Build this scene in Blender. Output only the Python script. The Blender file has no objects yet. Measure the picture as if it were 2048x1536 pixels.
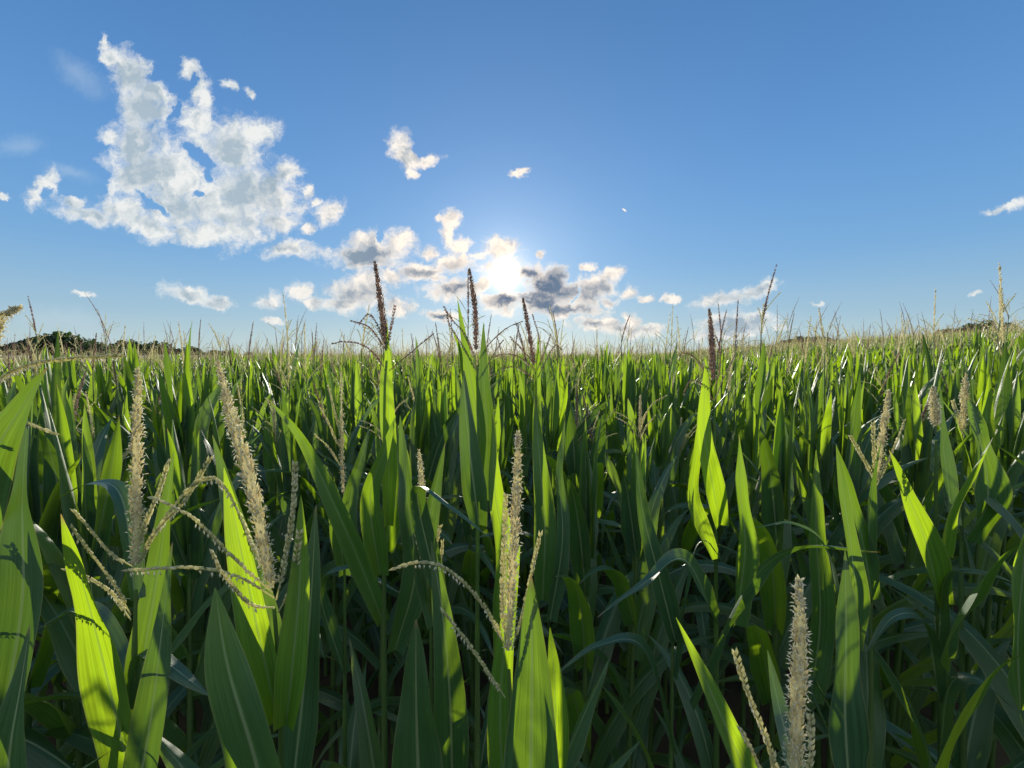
import bpy, math, random
import numpy as np
from mathutils import Vector

R = math.radians
scene = bpy.context.scene
COL = scene.collection

# ------------------------------------------------------------------ camera
CAM_H = 2.45
PITCH = R(3.52)
FPX = 910.0                       # focal length in pixels of the 2048 wide photograph
cam_d = bpy.data.cameras.new('camera')
cam_d.sensor_width = 36.0
cam_d.lens = 36.0 * FPX / 2048.0
cam_d.clip_start = 0.02
cam_d.clip_end = 6000
cam = bpy.data.objects.new('camera', cam_d)
COL.objects.link(cam)
cam.location = (0, 0, CAM_H)
cam.rotation_euler = (R(90) - PITCH, 0, 0)
scene.camera = cam

def ray(px, py):
    a = (px - 1024.0) / FPX
    b = (768.0 - py) / FPX
    y = math.cos(PITCH) + math.sin(PITCH) * b
    z = -math.sin(PITCH) + math.cos(PITCH) * b
    return Vector((a / y, 1.0, z / y))

def P(px, py, Y):
    return Vector((0, 0, CAM_H)) + ray(px, py) * Y

# ------------------------------------------------------------------ view, sun, sky
scene.view_settings.view_transform = 'Standard'
scene.view_settings.look = 'None'
scene.view_settings.exposure = 0.5
scene.view_settings.gamma = 1.0
scene.cycles.max_bounces = 8
scene.cycles.diffuse_bounces = 4
scene.cycles.glossy_bounces = 3
scene.cycles.transmission_bounces = 4
scene.cycles.transparent_max_bounces = 6
scene.cycles.sample_clamp_indirect = 6.0
scene.cycles.use_denoising = True

sd = ray(1010, 548).normalized()
SUN_EL = math.asin(sd.z)
SUN_AZ = math.atan2(sd.x, sd.y)
sl = bpy.data.lights.new('sun', 'SUN')
sl.energy = 5.0
sl.angle = R(0.5)
sl.color = (1.0, 0.93, 0.78)
so = bpy.data.objects.new('sun', sl)
so.rotation_euler = (-sd).to_track_quat('-Z', 'Y').to_euler()
COL.objects.link(so)

# cloud puffs: (px, py, rx, ry, tilt in degrees) looked up as directions of the sky
PUFFS = [
 (222,118,22,22,40),(262,150,48,36,40),(312,188,34,22,40),(285,215,50,45,40),(275,285,48,75,10),(265,350,55,55,0),
 (345,350,85,75,20),(405,250,45,35,20),(455,285,75,48,30),(515,265,42,26,-20),(350,430,60,45,0),(450,400,105,75,20),
 (535,385,68,62,40),(580,335,28,20,0),(440,462,110,22,0),(560,442,40,24,10),(612,458,12,9,0),(400,475,60,16,0),
 (88,378,42,22,-50),(72,392,18,16,0),(150,402,28,12,0),(245,418,52,30,0),(170,428,62,16,8),(300,455,60,24,20),(375,470,55,18,10),
 (372,142,26,18,30),(392,180,14,26,0),(412,200,14,26,0),(455,170,15,10,20),(500,185,14,6,40),(218,270,18,16,30),(208,88,8,16,0),
 (660,425,18,26,50),(618,378,6,10,0),(632,405,6,6,0),(575,500,48,15,0),(590,492,30,14,0),
 (802,285,24,26,30),(812,315,36,16,15),(860,318,22,12,-10),(828,345,16,7,20),
 (705,505,48,22,0),(735,475,32,22,0),(795,480,30,22,0),(755,500,65,28,0),(740,525,75,14,0),
 (712,585,62,32,0),(735,565,35,26,0),(695,605,50,14,0),(790,612,34,16,0),
 (905,440,18,16,0),(902,470,15,28,0),(922,490,20,18,0),(885,432,9,7,0),(905,525,42,22,-10),(858,508,18,16,0),(850,545,48,15,0),(785,555,28,18,0),
 (998,500,40,20,0),(960,512,14,8,0),(1005,532,40,22,0),
 (905,580,58,20,-4),(960,570,45,14,0),(1005,605,42,22,0),(1060,545,34,18,0),(1100,570,58,34,0),(1085,600,70,28,0),(1140,590,50,34,0),(1110,556,40,22,0),(1180,585,44,32,-20),
 (1130,622,80,13,0),(1225,548,30,16,-10),(1210,570,16,22,0),(1265,585,20,10,-20),(1215,605,22,10,0),
 (1165,533,22,7,0),(1075,508,11,6,0),(375,590,48,16,8),(430,603,34,11,8),(540,600,36,13,-8),(600,583,26,15,0),(625,605,20,8,0),
 (1235,655,70,13,4),(1190,645,48,10,0),(1260,640,16,12,0),(1300,655,30,10,0),
 (1455,598,68,15,-10),(1505,585,52,14,-12),(1535,570,20,12,-10),(1290,600,14,5,0),(1345,600,18,6,0),
 (1470,655,72,20,0),(1525,640,34,13,0),(1440,672,50,12,0),(1560,655,20,6,0),(550,641,20,5,0),(880,628,36,8,4),(870,560,20,6,0),
 (2015,408,48,8,-14),(1955,585,12,4,0),(165,590,22,4,8),(1040,348,16,7,-10),(5,393,16,6,0),(1635,605,12,3,0),(1250,420,1,1,0),
]
GREYS = [(265,235,60,90,0),(300,300,50,80,10),(255,330,40,50,0),(455,320,40,70,-30),(370,415,60,34,10),(490,395,62,26,0),(435,440,50,16,0),(510,440,60,14,0),
 (160,420,60,14,5),(215,405,24,14,0),(310,450,50,10,20),(560,355,20,34,-20),(733,508,62,22,0),(712,595,56,28,0),(905,548,40,16,-10),(858,548,40,8,0),(903,582,56,17,-4),
 (1105,578,92,52,0),(1020,606,44,20,0),(1075,608,70,22,0),(1183,588,36,28,-20),(1130,622,60,9,0),(1060,545,22,12,0),(1250,660,52,9,0),(1190,650,30,6,0),
 (1478,596,62,11,-10),(1520,578,22,9,-10),(1480,655,62,13,0),(1525,645,22,9,0),(578,494,30,9,0),(390,598,50,9,8),(880,630,24,5,0)]
HOLES = [(398,312,32,11,35),(415,345,8,16,0),(395,388,10,8,0),(385,165,9,12,20),(170,345,48,24,10),(310,412,38,6,35),(170,375,40,10,0),(325,140,14,34,40),(352,222,7,14,30),(1035,572,16,8,20),(985,578,14,12,0),(1140,545,10,18,0),(845,285,20,18,0),(1150,595,3,18,20),(645,475,30,6,0),(760,470,7,12,0),(945,560,10,12,0),(88,385,10,14,-40)]
VEILS = [(160,148,70,30,40),(40,290,60,24,0),(140,345,60,18,10),(130,640,150,30,5),(190,668,60,14,5),(1480,630,130,22,0)]

world = bpy.data.worlds.new('World')
scene.world = world
world.use_nodes = True
world.cycles.sampling_method = 'MANUAL'
world.cycles.sample_map_resolution = 512
nt = world.node_tree
nt.nodes.clear()
N = nt.nodes.new
L = nt.links.new

class NB:
    """small helper that writes node expressions"""
    def __init__(s, tree):
        s.t = tree
    def put(s, sock, v):
        if hasattr(v, 'node'):
            s.t.links.new(v, sock)
        else:
            sock.default_value = v
    def m(s, op, a, b=0.0, c=None, clamp=False):
        n = s.t.nodes.new('ShaderNodeMath'); n.operation = op; n.use_clamp = clamp
        s.put(n.inputs[0], a); s.put(n.inputs[1], b)
        if c is not None: s.put(n.inputs[2], c)
        return n.outputs[0]
    def v(s, op, a, b=None, c=None):
        n = s.t.nodes.new('ShaderNodeVectorMath'); n.operation = op
        s.put(n.inputs[0], a)
        if b is not None: s.put(n.inputs[1], b)
        if c is not None: s.put(n.inputs[2], c)
        return n.outputs['Value'] if op in ('LENGTH', 'DOT_PRODUCT', 'DISTANCE') else n.outputs[0]
    def scl(s, a, k):
        n = s.t.nodes.new('ShaderNodeVectorMath'); n.operation = 'SCALE'
        s.put(n.inputs[0], a); s.put(n.inputs['Scale'], k)
        return n.outputs[0]
    def rng(s, x, a, b, c=0.0, d=1.0, kind='SMOOTHSTEP'):
        n = s.t.nodes.new('ShaderNodeMapRange'); n.interpolation_type = kind
        s.put(n.inputs[0], x)
        for i, q in enumerate((a, b, c, d)): s.put(n.inputs[1 + i], q)
        return n.outputs[0]
    def mix(s, f, a, b, mode='MIX'):
        n = s.t.nodes.new('ShaderNodeMix'); n.data_type = 'RGBA'; n.blend_type = mode
        s.put(n.inputs[0], f)
        for i, q in ((6, a), (7, b)):
            if not hasattr(q, 'node') and len(q) == 3: q = (*q, 1)
            s.put(n.inputs[i], q)
        return n.outputs[2]
    def noise(s, vec, scale, detail=6, rough=0.6, dist=0.0, lac=2.0, color=False):
        n = s.t.nodes.new('ShaderNodeTexNoise'); n.noise_dimensions = '3D'
        s.put(n.inputs['Vector'], vec)
        n.inputs['Scale'].default_value = scale; n.inputs['Detail'].default_value = detail
        n.inputs['Roughness'].default_value = rough; n.inputs['Distortion'].default_value = dist
        n.inputs['Lacunarity'].default_value = lac
        return n.outputs['Color'] if color else n.outputs[0]
    def xyz(s, x, y, z=0.0):
        n = s.t.nodes.new('ShaderNodeCombineXYZ')
        s.put(n.inputs[0], x); s.put(n.inputs[1], y); s.put(n.inputs[2], z)
        return n.outputs[0]

w = NB(nt)
tc = N('ShaderNodeTexCoord').outputs['Generated']
dirn = w.v('NORMALIZE', tc)
sp = N('ShaderNodeSeparateXYZ'); L(dirn, sp.inputs[0])
X, Y, Z = sp.outputs
yy = w.m('MAXIMUM', Y, 0.06)
uv = w.xyz(w.m('DIVIDE', X, yy), w.m('DIVIDE', Z, yy), 0.0)
# warp the lookup so every puff gets a torn outline
warp1 = w.v('SUBTRACT', w.noise(uv, 9.0, 5, 0.62, color=True), (0.5, 0.5, 0.5))
warp2 = w.v('SUBTRACT', w.noise(uv, 34.0, 5, 0.65, color=True), (0.5, 0.5, 0.5))
uvw = w.v('ADD', uv, w.v('MULTIPLY', warp1, (0.060, 0.045, 0.0)))
uvw = w.v('ADD', uvw, w.v('MULTIPLY', warp2, (0.040, 0.030, 0.0)))

def field(puffs, base):
    acc = None
    sb = N('ShaderNodeSeparateXYZ'); L(base, sb.inputs[0])
    for (px, py, rx, ry, tilt) in puffs:
        c = ray(px, py); sx, sy = rx / FPX, ry / FPX
        mp = N('ShaderNodeMapping'); mp.vector_type = 'TEXTURE'
        mp.inputs['Location'].default_value = (c.x, c.z, 0)
        mp.inputs['Rotation'].default_value = (0, 0, -R(tilt))
        mp.inputs['Scale'].default_value = (sx, sy, 1e7)   # z only chains the puffs one after another
        L(w.xyz(sb.outputs[0], sb.outputs[1], 0.0 if acc is None else acc), mp.inputs[0])
        d = w.v('LENGTH', mp.outputs[0])
        acc = d if acc is None else w.m('SMOOTH_MIN', acc, d, 0.25)
    return w.m('SUBTRACT', 1.0, acc)

front = w.rng(Y, 0.08, 0.2)
sc = ray(1010, 548)
sdist = w.v('DISTANCE', uv, (sc.x, sc.z, 0.0))
veil0 = field(VEILS, uvw)

sky = N('ShaderNodeTexSky'); sky.sky_type = 'NISHITA'; sky.sun_disc = False
sky.sun_elevation = SUN_EL; sky.sun_rotation = SUN_AZ
sky.air_density = 1.0; sky.dust_density = 0.3; sky.ozone_density = 3.0
SKY_K = 0.045
skyc = w.scl(sky.outputs[0], SKY_K)
# a clear deep-blue afternoon air column, paler towards the horizon
elev = w.m('MAXIMUM', Z, 0.0)
grad = N('ShaderNodeValToRGB'); grad.color_ramp.interpolation = 'B_SPLINE'
L(w.m('MULTIPLY', elev, 1.35, clamp=True), grad.inputs[0])
er = grad.color_ramp.elements
er[0].position = 0.0; er[0].color = (0.47, 0.58, 0.58, 1)
er[1].position = 1.0; er[1].color = (0.045, 0.15, 0.38, 1)
for p_, c_ in ((0.10, (0.31, 0.47, 0.58)), (0.25, (0.16, 0.365, 0.64)), (0.50, (0.098, 0.262, 0.57)), (0.75, (0.066, 0.195, 0.44))):
    e = er.new(p_); e.color = (*c_, 1)
clear = w.mix(0.85, skyc, grad.outputs[0])
cosang = w.v('DOT_PRODUCT', dirn, tuple(sd))
ang = w.m('ARCCOSINE', w.m('MINIMUM', cosang, 0.999999))
def lobe(sig, amp):
    q = w.m('DIVIDE', ang, sig)
    return w.m('MULTIPLY', w.m('EXPONENT', w.m('MULTIPLY', w.m('POWER', q, 2.0), -1.0)), amp)
clear = w.v('ADD', clear, w.scl((0.85, 0.95, 1.0), w.m('ADD', lobe(0.42, 0.06), lobe(0.16, 0.05))))
glow = w.scl((1.0, 0.88, 0.66), w.m('ADD', lobe(0.018, 6.0), w.m('ADD', lobe(0.052, 0.34), lobe(0.14, 0.08))))

def background(col):
    bg = N('ShaderNodeBackground'); L(col, bg.inputs[0]); bg.inputs[1].default_value = 0.89
    return bg.outputs[0]

def cloudy(lo, hi):
    """sky with one bank of clouds: torn rims that let the sun through, blue-grey where they are thick"""
    sel = lambda lst: [p for p in lst if lo < p[0] < hi]
    puffs = [(a_, b_, c_ * 1.04 + 2, d_ * 1.04 + 2, e_) for a_, b_, c_, d_, e_ in sel(PUFFS)]
    dens0 = w.m('ADD', w.m('MINIMUM', field(puffs, uvw), 0.75), 0.04)
    if sel(HOLES):
        dens0 = w.m('SUBTRACT', dens0, w.m('MULTIPLY', w.rng(field(sel(HOLES), uvw), -0.5, 0.9), 1.35))
    fb = w.noise(uvw, 20.0, 12, 0.70)
    tosun = w.scl(w.v('NORMALIZE', w.v('SUBTRACT', (sc.x, sc.z, 0.0), uv)), 0.013)
    fb_s = w.noise(w.v('ADD', uvw, tosun), 20.0, 6, 0.62)
    mid_n = w.noise(uvw, 9.0, 4, 0.55)
    big_s = w.noise(w.v('ADD', uvw, w.scl(tosun, 2.6)), 9.0, 3, 0.5)
    relief = w.m('ADD', w.m('SUBTRACT', fb, fb_s), w.m('MULTIPLY', w.m('SUBTRACT', mid_n, big_s), 0.9))
    dens = w.m('ADD', dens0, w.m('MULTIPLY', w.m('SUBTRACT', fb, 0.5), 2.5))
    alpha = w.m('MULTIPLY', w.rng(dens, -0.22, 0.66), front)
    thick = w.rng(dens, 0.10, 0.85)
    near = w.rng(sdist, 0.0, 0.60, 1.0, 0.0, 'LINEAR')
    gd = w.m('ADD', field(sel(GREYS), uvw), w.m('MULTIPLY', w.m('SUBTRACT', w.noise(uvw, 11.0, 6, 0.62), 0.5), w.m('SUBTRACT', 4.6, w.m('MULTIPLY', near, 2.8))))
    g_ = w.m('MULTIPLY', w.m('MULTIPLY', w.rng(gd, -1.0, 0.85), thick), w.m('ADD', 0.45, w.m('MULTIPLY', mid_n, 0.85)))
    g_ = w.m('ADD', g_, 0.12)
    g_ = w.m('SUBTRACT', g_, w.m('MULTIPLY', relief, w.m('SUBTRACT', 3.0, w.m('MULTIPLY', near, 1.6))), clamp=True)
    lit = w.mix(near, (0.70, 0.71, 0.69), (1.00, 0.84, 0.68))
    core = w.mix(near, (0.33, 0.41, 0.47), (0.06, 0.10, 0.18))
    ccol = w.mix(g_, lit, core)
    veil = w.m('MULTIPLY', w.rng(w.m('ADD', veil0, w.m('SUBTRACT', fb, 0.5)), -0.2, 1.2), w.m('MULTIPLY', front, 0.30))
    c1 = w.mix(veil, clear, (0.46, 0.56, 0.64))
    c2 = w.mix(w.m('MULTIPLY', alpha, 0.97), c1, ccol)
    return background(w.v('ADD', c2, w.scl(glow, w.m('SUBTRACT', 1.0, w.m('MULTIPLY', alpha, w.m('ADD', 0.30, w.m('MULTIPLY', g_, 0.62)), clamp=True)))))

# each bank is only looked up in its own part of the sky
def ux(px): return ray(px, 712).x
u_ = sepuv = N('ShaderNodeSeparateXYZ'); L(uv, sepuv.inputs[0])
U, VV = sepuv.outputs[0], sepuv.outputs[1]
def shmix(f, a_, b_):
    n = N('ShaderNodeMixShader'); L(f, n.inputs[0]); L(a_, n.inputs[1]); L(b_, n.inputs[2]); return n.outputs[0]
left = cloudy(-100, 760)
mid = cloudy(520, 1400)
right = cloudy(1280, 2200)
# unseen bright cloud bank, added behind the viewer as fill light on the tassels
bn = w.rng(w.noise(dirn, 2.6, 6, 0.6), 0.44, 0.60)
back_fill = w.m('MULTIPLY', bn, w.m('MULTIPLY', w.rng(Y, 0.05, -0.25), w.rng(Z, 0.02, 0.15)))
plain = background(w.v('ADD', w.mix(back_fill, clear, (0.90, 0.92, 0.90)), glow))
banks = shmix(w.m('GREATER_THAN', U, ux(640)), left, shmix(w.m('GREATER_THAN', U, ux(1350)), mid, right))
inside = w.m('MULTIPLY', w.m('GREATER_THAN', Y, 0.08), w.m('MULTIPLY', w.m('GREATER_THAN', VV, -0.02), w.m('MULTIPLY', w.m('LESS_THAN', VV, 0.92), w.m('LESS_THAN', w.m('ABSOLUTE', U), 1.5))))
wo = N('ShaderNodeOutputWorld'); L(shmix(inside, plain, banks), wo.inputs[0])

# ------------------------------------------------------------------ materials
def new_mat(name):
    m = bpy.data.materials.new(name); m.use_nodes = True
    m.node_tree.nodes.clear()
    return m, NB(m.node_tree)

def leaf_material():
    m, b = new_mat('maize_leaf'); t = m.node_tree
    uvn = t.nodes.new('ShaderNodeUVMap').outputs[0]
    s = t.nodes.new('ShaderNodeSeparateXYZ'); t.links.new(uvn, s.inputs[0])
    u, v = s.outputs[0], s.outputs[1]
    at = t.nodes.new('ShaderNodeAttribute'); at.attribute_name = 'rnd'
    rnd = at.outputs['Fac']
    oi = t.nodes.new('ShaderNodeObjectInfo').outputs['Random']
    su = b.m('ABSOLUTE', b.m('SUBTRACT', u, 0.5))
    rib = b.rng(su, 0.018, 0.045, 1.0, 0.0)
    vein = b.noise(b.xyz(b.m('MULTIPLY', u, 26.0), b.m('MULTIPLY', v, 1.2), b.m('MULTIPLY', rnd, 37.0)), 1.0, 4, 0.7)
    blot = b.noise(b.xyz(b.m('MULTIPLY', u, 3.0), b.m('MULTIPLY', v, 5.0), b.m('ADD', b.m('MULTIPLY', rnd, 91.0), b.m('MULTIPLY', oi, 50.0))), 1.0, 3, 0.6)
    vr = b.rng(vein, 0.32, 0.68, 0.72, 1.25, 'LINEAR')
    tone = b.m('ADD', b.m('MULTIPLY', rnd, 0.6), b.m('MULTIPLY', blot, 0.5), clamp=True)
    dif = b.mix(tone, (0.022, 0.075, 0.040), (0.040, 0.108, 0.036))
    dif = b.mix(1.0, dif, b.xyz(vr, vr, vr), 'MULTIPLY')
    dif = b.mix(b.m('MULTIPLY', rib, 0.85), dif, (0.24, 0.31, 0.16))
    tr = b.mix(tone, (0.17, 0.38, 0.012), (0.43, 0.62, 0.010))
    tr = b.mix(1.0, tr, b.xyz(vr, vr, vr), 'MULTIPLY')
    tr = b.mix(b.m('MULTIPLY', rib, 0.6), tr, (0.16, 0.26, 0.03))
    # dry speckles and tips
    dry = b.m('MULTIPLY', b.rng(b.noise(b.xyz(b.m('MULTIPLY', u, 9.0), b.m('MULTIPLY', v, 16.0), b.m('MULTIPLY', rnd, 13.0)), 1.0, 4, 0.6), 0.72, 0.80), b.rng(rnd, 0.45, 0.55))
    dif = b.mix(dry, dif, (0.22, 0.19, 0.07)); tr = b.mix(dry, tr, (0.25, 0.20, 0.03))
    edge = b.m('MULTIPLY', b.rng(su, 0.465, 0.495), 0.6)
    dif = b.mix(edge, dif, (0.20, 0.22, 0.09)); tr = b.mix(edge, tr, (0.36, 0.38, 0.06))
    jag = b.m('ADD', v, b.m('MULTIPLY', b.m('SUBTRACT', vein, 0.5), 0.16))
    tipd = b.m('MULTIPLY', b.rng(jag, 0.955, 1.0), b.rng(b.m('FRACT', b.m('MULTIPLY', rnd, 7.3)), 0.45, 0.6))
    yel = b.m('MULTIPLY', b.rng(jag, 0.72, 1.0), b.m('MULTIPLY', b.m('FRACT', b.m('MULTIPLY', rnd, 11.7)), 0.45))
    dif = b.mix(yel, dif, (0.13, 0.15, 0.03)); dif = b.mix(tipd, dif, (0.30, 0.22, 0.11)); tr = b.mix(tipd, tr, (0.34, 0.22, 0.08))
    pr = t.nodes.new('ShaderNodeBsdfPrincipled')
    b.put(pr.inputs['Base Color'], dif)
    b.put(pr.inputs['Roughness'], b.rng(vein, 0.3, 0.7, 0.42, 0.60, 'LINEAR'))
    pr.inputs['Specular IOR Level'].default_value = 0.75
    bump = t.nodes.new('ShaderNodeBump'); bump.inputs['Strength'].default_value = 0.5; bump.inputs['Distance'].default_value = 0.0012
    b.put(bump.inputs['Height'], vein); t.links.new(bump.outputs[0], pr.inputs['Normal'])
    tl = t.nodes.new('ShaderNodeBsdfTranslucent'); b.put(tl.inputs[0], tr)
    mx = t.nodes.new('ShaderNodeMixShader'); b.put(mx.inputs[0], b.rng(rnd, 0.0, 1.0, 0.13, 0.54, 'LINEAR'))
    t.links.new(pr.outputs[0], mx.inputs[1]); t.links.new(tl.outputs[0], mx.inputs[2])
    o = t.nodes.new('ShaderNodeOutputMaterial'); t.links.new(mx.outputs[0], o.inputs[0])
    return m

def simple_mat(name, ca, cb, rough=0.6, trans=None, tw=0.3, scale=30.0, attr=True, spec=0.4, sheen=0.0):
    m, b = new_mat(name); t = m.node_tree
    geo = t.nodes.new('ShaderNodeTexCoord').outputs['Object']
    n = b.noise(geo, scale, 4, 0.6)
    f = b.rng(n, 0.3, 0.7, 0.0, 1.0, 'LINEAR')
    if attr:
        at = t.nodes.new('ShaderNodeAttribute'); at.attribute_name = 'rnd'
        f = b.m('ADD', b.m('MULTIPLY', at.outputs['Fac'], 0.75), b.m('MULTIPLY', f, 0.25))
    c = b.mix(f, ca, cb)
    pr = t.nodes.new('ShaderNodeBsdfPrincipled')
    b.put(pr.inputs['Base Color'], c); pr.inputs['Roughness'].default_value = rough
    pr.inputs['Specular IOR Level'].default_value = spec
    last = pr.outputs[0]
    if trans:
        tl = t.nodes.new('ShaderNodeBsdfTranslucent')
        b.put(tl.inputs[0], b.mix(f, trans, tuple(min(1, x * 1.4) for x in trans)))
        mx = t.nodes.new('ShaderNodeMixShader'); mx.inputs[0].default_value = tw
        t.links.new(last, mx.inputs[1]); t.links.new(tl.outputs[0], mx.inputs[2]); last = mx.outputs[0]
    o = t.nodes.new('ShaderNodeOutputMaterial'); t.links.new(last, o.inputs[0])
    return m

M_LEAF = leaf_material()
M_STALK = simple_mat('maize_stalk', (0.06, 0.12, 0.03), (0.12, 0.19, 0.06), 0.5, (0.25, 0.42, 0.05), 0.25)
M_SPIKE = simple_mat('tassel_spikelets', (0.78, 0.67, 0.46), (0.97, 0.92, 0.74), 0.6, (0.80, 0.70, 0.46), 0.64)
M_BRANCH = simple_mat('tassel_branch', (0.50, 0.51, 0.27), (0.92, 0.88, 0.66), 0.6, (0.66, 0.62, 0.36), 0.66)
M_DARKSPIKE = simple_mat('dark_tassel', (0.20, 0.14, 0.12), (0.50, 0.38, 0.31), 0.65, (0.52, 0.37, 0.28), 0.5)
M_ANTHER = simple_mat('anthers', (0.75, 0.70, 0.52), (0.90, 0.87, 0.72), 0.5, (0.9, 0.84, 0.64), 0.5)
M_SOIL = simple_mat('soil', (0.045, 0.032, 0.022), (0.11, 0.085, 0.055), 0.95, attr=False, scale=2.5, spec=0.1)
M_BARK = simple_mat('bark', (0.05, 0.04, 0.03), (0.09, 0.07, 0.05), 0.9, attr=False, scale=4)
M_CROWN = simple_mat('tree_leaves', (0.022, 0.040, 0.018), (0.05, 0.08, 0.028), 0.6, (0.06, 0.11, 0.02), 0.25, attr=True, scale=0.5)
M_DRY = simple_mat('dry_field', (0.33, 0.26, 0.15), (0.50, 0.41, 0.26), 0.9, attr=False, scale=0.05, spec=0.1)

# ------------------------------------------------------------------ geometry store
class Geo:
    def __init__(s):
        s.v = []; s.f = []; s.uv = []; s.r = []; s.mi = []; s.n = 0
    def add(s, verts, faces, uv=None, rnd=0.5, mi=0):
        """verts (n,3), faces (m,k) equal length"""
        n = len(verts)
        s.v.append(np.asarray(verts, float)); s.f.append((np.asarray(faces, int) + s.n))
        s.uv.append(np.zeros((n, 2)) if uv is None else np.asarray(uv, float))
        s.r.append(np.full(n, rnd) if np.isscalar(rnd) else np.asarray(rnd, float))
        s.mi.append(np.full(len(faces), mi, int)); s.n += n
    def merge(s, o, mi=None):
        for v, f, uv, r, m in zip(o.v, o.f, o.uv, o.r, o.mi):
            base = 0
        off = s.n
        for v, f, uv, r, m in zip(o.v, o.f, o.uv, o.r, o.mi):
            s.v.append(v); s.f.append(f + off); s.uv.append(uv); s.r.append(r)
            s.mi.append(m if mi is None else np.full(len(m), mi, int))
        s.n += o.n
    def mesh(s, name, mats, smooth=True):
        me = bpy.data.meshes.new(name)
        V = np.concatenate(s.v); UV = np.concatenate(s.uv); Rn = np.concatenate(s.r); MI = np.concatenate(s.mi)
        loops = np.concatenate([f.ravel() for f in s.f])
        tot = np.concatenate([np.full(len(f), f.shape[1]) for f in s.f])
        start = np.concatenate([[0], np.cumsum(tot)[:-1]])
        me.vertices.add(len(V)); me.vertices.foreach_set('co', V.ravel())
        me.loops.add(len(loops)); me.loops.foreach_set('vertex_index', loops)
        me.polygons.add(len(tot)); me.polygons.foreach_set('loop_start', start); me.polygons.foreach_set('loop_total', tot)
        for m in mats: me.materials.append(m)
        me.polygons.foreach_set('material_index', MI)
        me.update(calc_edges=True)
        me.polygons.foreach_set('use_smooth', np.full(len(tot), smooth))
        ul = me.uv_layers.new(name='UVMap'); ul.data.foreach_set('uv', UV[loops].ravel())
        a = me.attributes.new('rnd', 'FLOAT', 'POINT'); a.data.foreach_set('value', Rn)
        me.validate()
        return me

def link(name, me, parent=None, **props):
    o = bpy.data.objects.new(name, me); COL.objects.link(o)
    if parent: o.parent = parent
    for k, v in props.items(): o[k] = v
    return o

def curve_pts(ctrl, n):
    """Catmull-Rom through the control points, n+1 samples evenly spaced by length"""
    c = [np.array(p, float) for p in ctrl]
    if len(c) == 2:
        c = [c[0], (c[0] + c[1]) / 2, c[1]]
    c = [2 * c[0] - c[1]] + c + [2 * c[-1] - c[-2]]
    out = []
    for i in range(1, len(c) - 2):
        p0, p1, p2, p3 = c[i - 1], c[i], c[i + 1], c[i + 2]
        for t in np.linspace(0, 1, 14, endpoint=False):
            out.append(0.5 * (2 * p1 + (p2 - p0) * t + (2 * p0 - 5 * p1 + 4 * p2 - p3) * t * t + (3 * p1 - p0 - 3 * p2 + p3) * t ** 3))
    out.append(c[-2]); out = np.array(out)
    d = np.concatenate([[0], np.cumsum(np.linalg.norm(np.diff(out, axis=0), axis=1))])
    s = np.linspace(0, d[-1], n + 1)
    return np.stack([np.interp(s, d, out[:, k]) for k in range(3)], 1), d[-1]

def nrm(a):
    return a / np.maximum(np.linalg.norm(a, axis=-1, keepdims=True), 1e-9)

def tangents(p):
    return nrm(np.gradient(p, axis=0))

def tube(g, pts, radii, k=6, rnd=0.5, mi=0, cap=True):
    pts = np.asarray(pts, float); n = len(pts)
    T = tangents(pts)
    ref = np.array([1.0, 0, 0]) if abs(T[0][0]) < 0.8 else np.array([0, 1.0, 0])
    A = nrm(np.cross(T, ref)); B = np.cross(T, A)
    an = np.linspace(0, 2 * math.pi, k, endpoint=False)
    rad = np.broadcast_to(np.asarray(radii, float), (n,))
    V = (pts[:, None] + rad[:, None, None] * (np.cos(an)[None, :, None] * A[:, None] + np.sin(an)[None, :, None] * B[:, None])).reshape(-1, 3)
    F = [(i * k + j, i * k + (j + 1) % k, (i + 1) * k + (j + 1) % k, (i + 1) * k + j) for i in range(n - 1) for j in range(k)]
    g.add(V, F, rnd=rnd, mi=mi)

def leaf(g, ctrl, width, side, rng, nl=14, nc=4, fold=0.32, twist=0.0, ruffle=0.05, rnd=None, mi=0, base_w=0.6, tip=1.7):
    """a maize blade: long, ribbed, folded along the midrib, with wavy margins"""
    pts, Lg = curve_pts(ctrl, nl)
    T = tangents(pts)
    S = np.tile(np.array(side, float), (nl + 1, 1))
    S = nrm(S - (S * T).sum(1, keepdims=True) * T)
    Nn = nrm(np.cross(S, T))
    t = np.linspace(0, 1, nl + 1)
    a = twist * t ** 1.3
    S2 = S * np.cos(a)[:, None] + Nn * np.sin(a)[:, None]
    N2 = np.cross(S2, T)
    W = width * 0.5 * np.minimum(1.0, base_w + 1.5 * t) * np.maximum(1 - t ** tip, 0.0) ** 0.85
    W[-1] = width * 0.008
    s = np.linspace(-1, 1, nc + 1)
    ph1, ph2 = rng.uniform(0, 6.3, 2); fr = rng.uniform(2.2, 4.2) * Lg / 0.6 * 2
    fo = fold * (1 + 1.6 * (1 - t) ** 5)
    V = []; UV = []
    rf = ruffle * width
    env = np.clip(t * 5, 0, 1) * np.clip((1 - t) * 4, 0.0, 1)
    for j, q in enumerate(s):
        off = np.abs(q) ** 1.35 * fo * W
        ph = ph1 if q < 0 else ph2
        wav = rf * abs(q) ** 2.0 * np.sin(t * fr * 2.2 + ph) * env
        V.append(pts + S2 * (q * W * (1 - 0.12 * fo))[:, None] + N2 * (off + wav)[:, None])
        UV.append(np.stack([np.full(nl + 1, (q + 1) / 2), t], 1))
    V = np.stack(V, 1).reshape(-1, 3); UV = np.stack(UV, 1).reshape(-1, 2)
    k = nc + 1
    F = [(i * k + j, i * k + j + 1, (i + 1) * k + j + 1, (i + 1) * k + j) for i in range(nl) for j in range(nc)]
    g.add(V, F, UV, rng.random() if rnd is None else rnd, mi)

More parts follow.
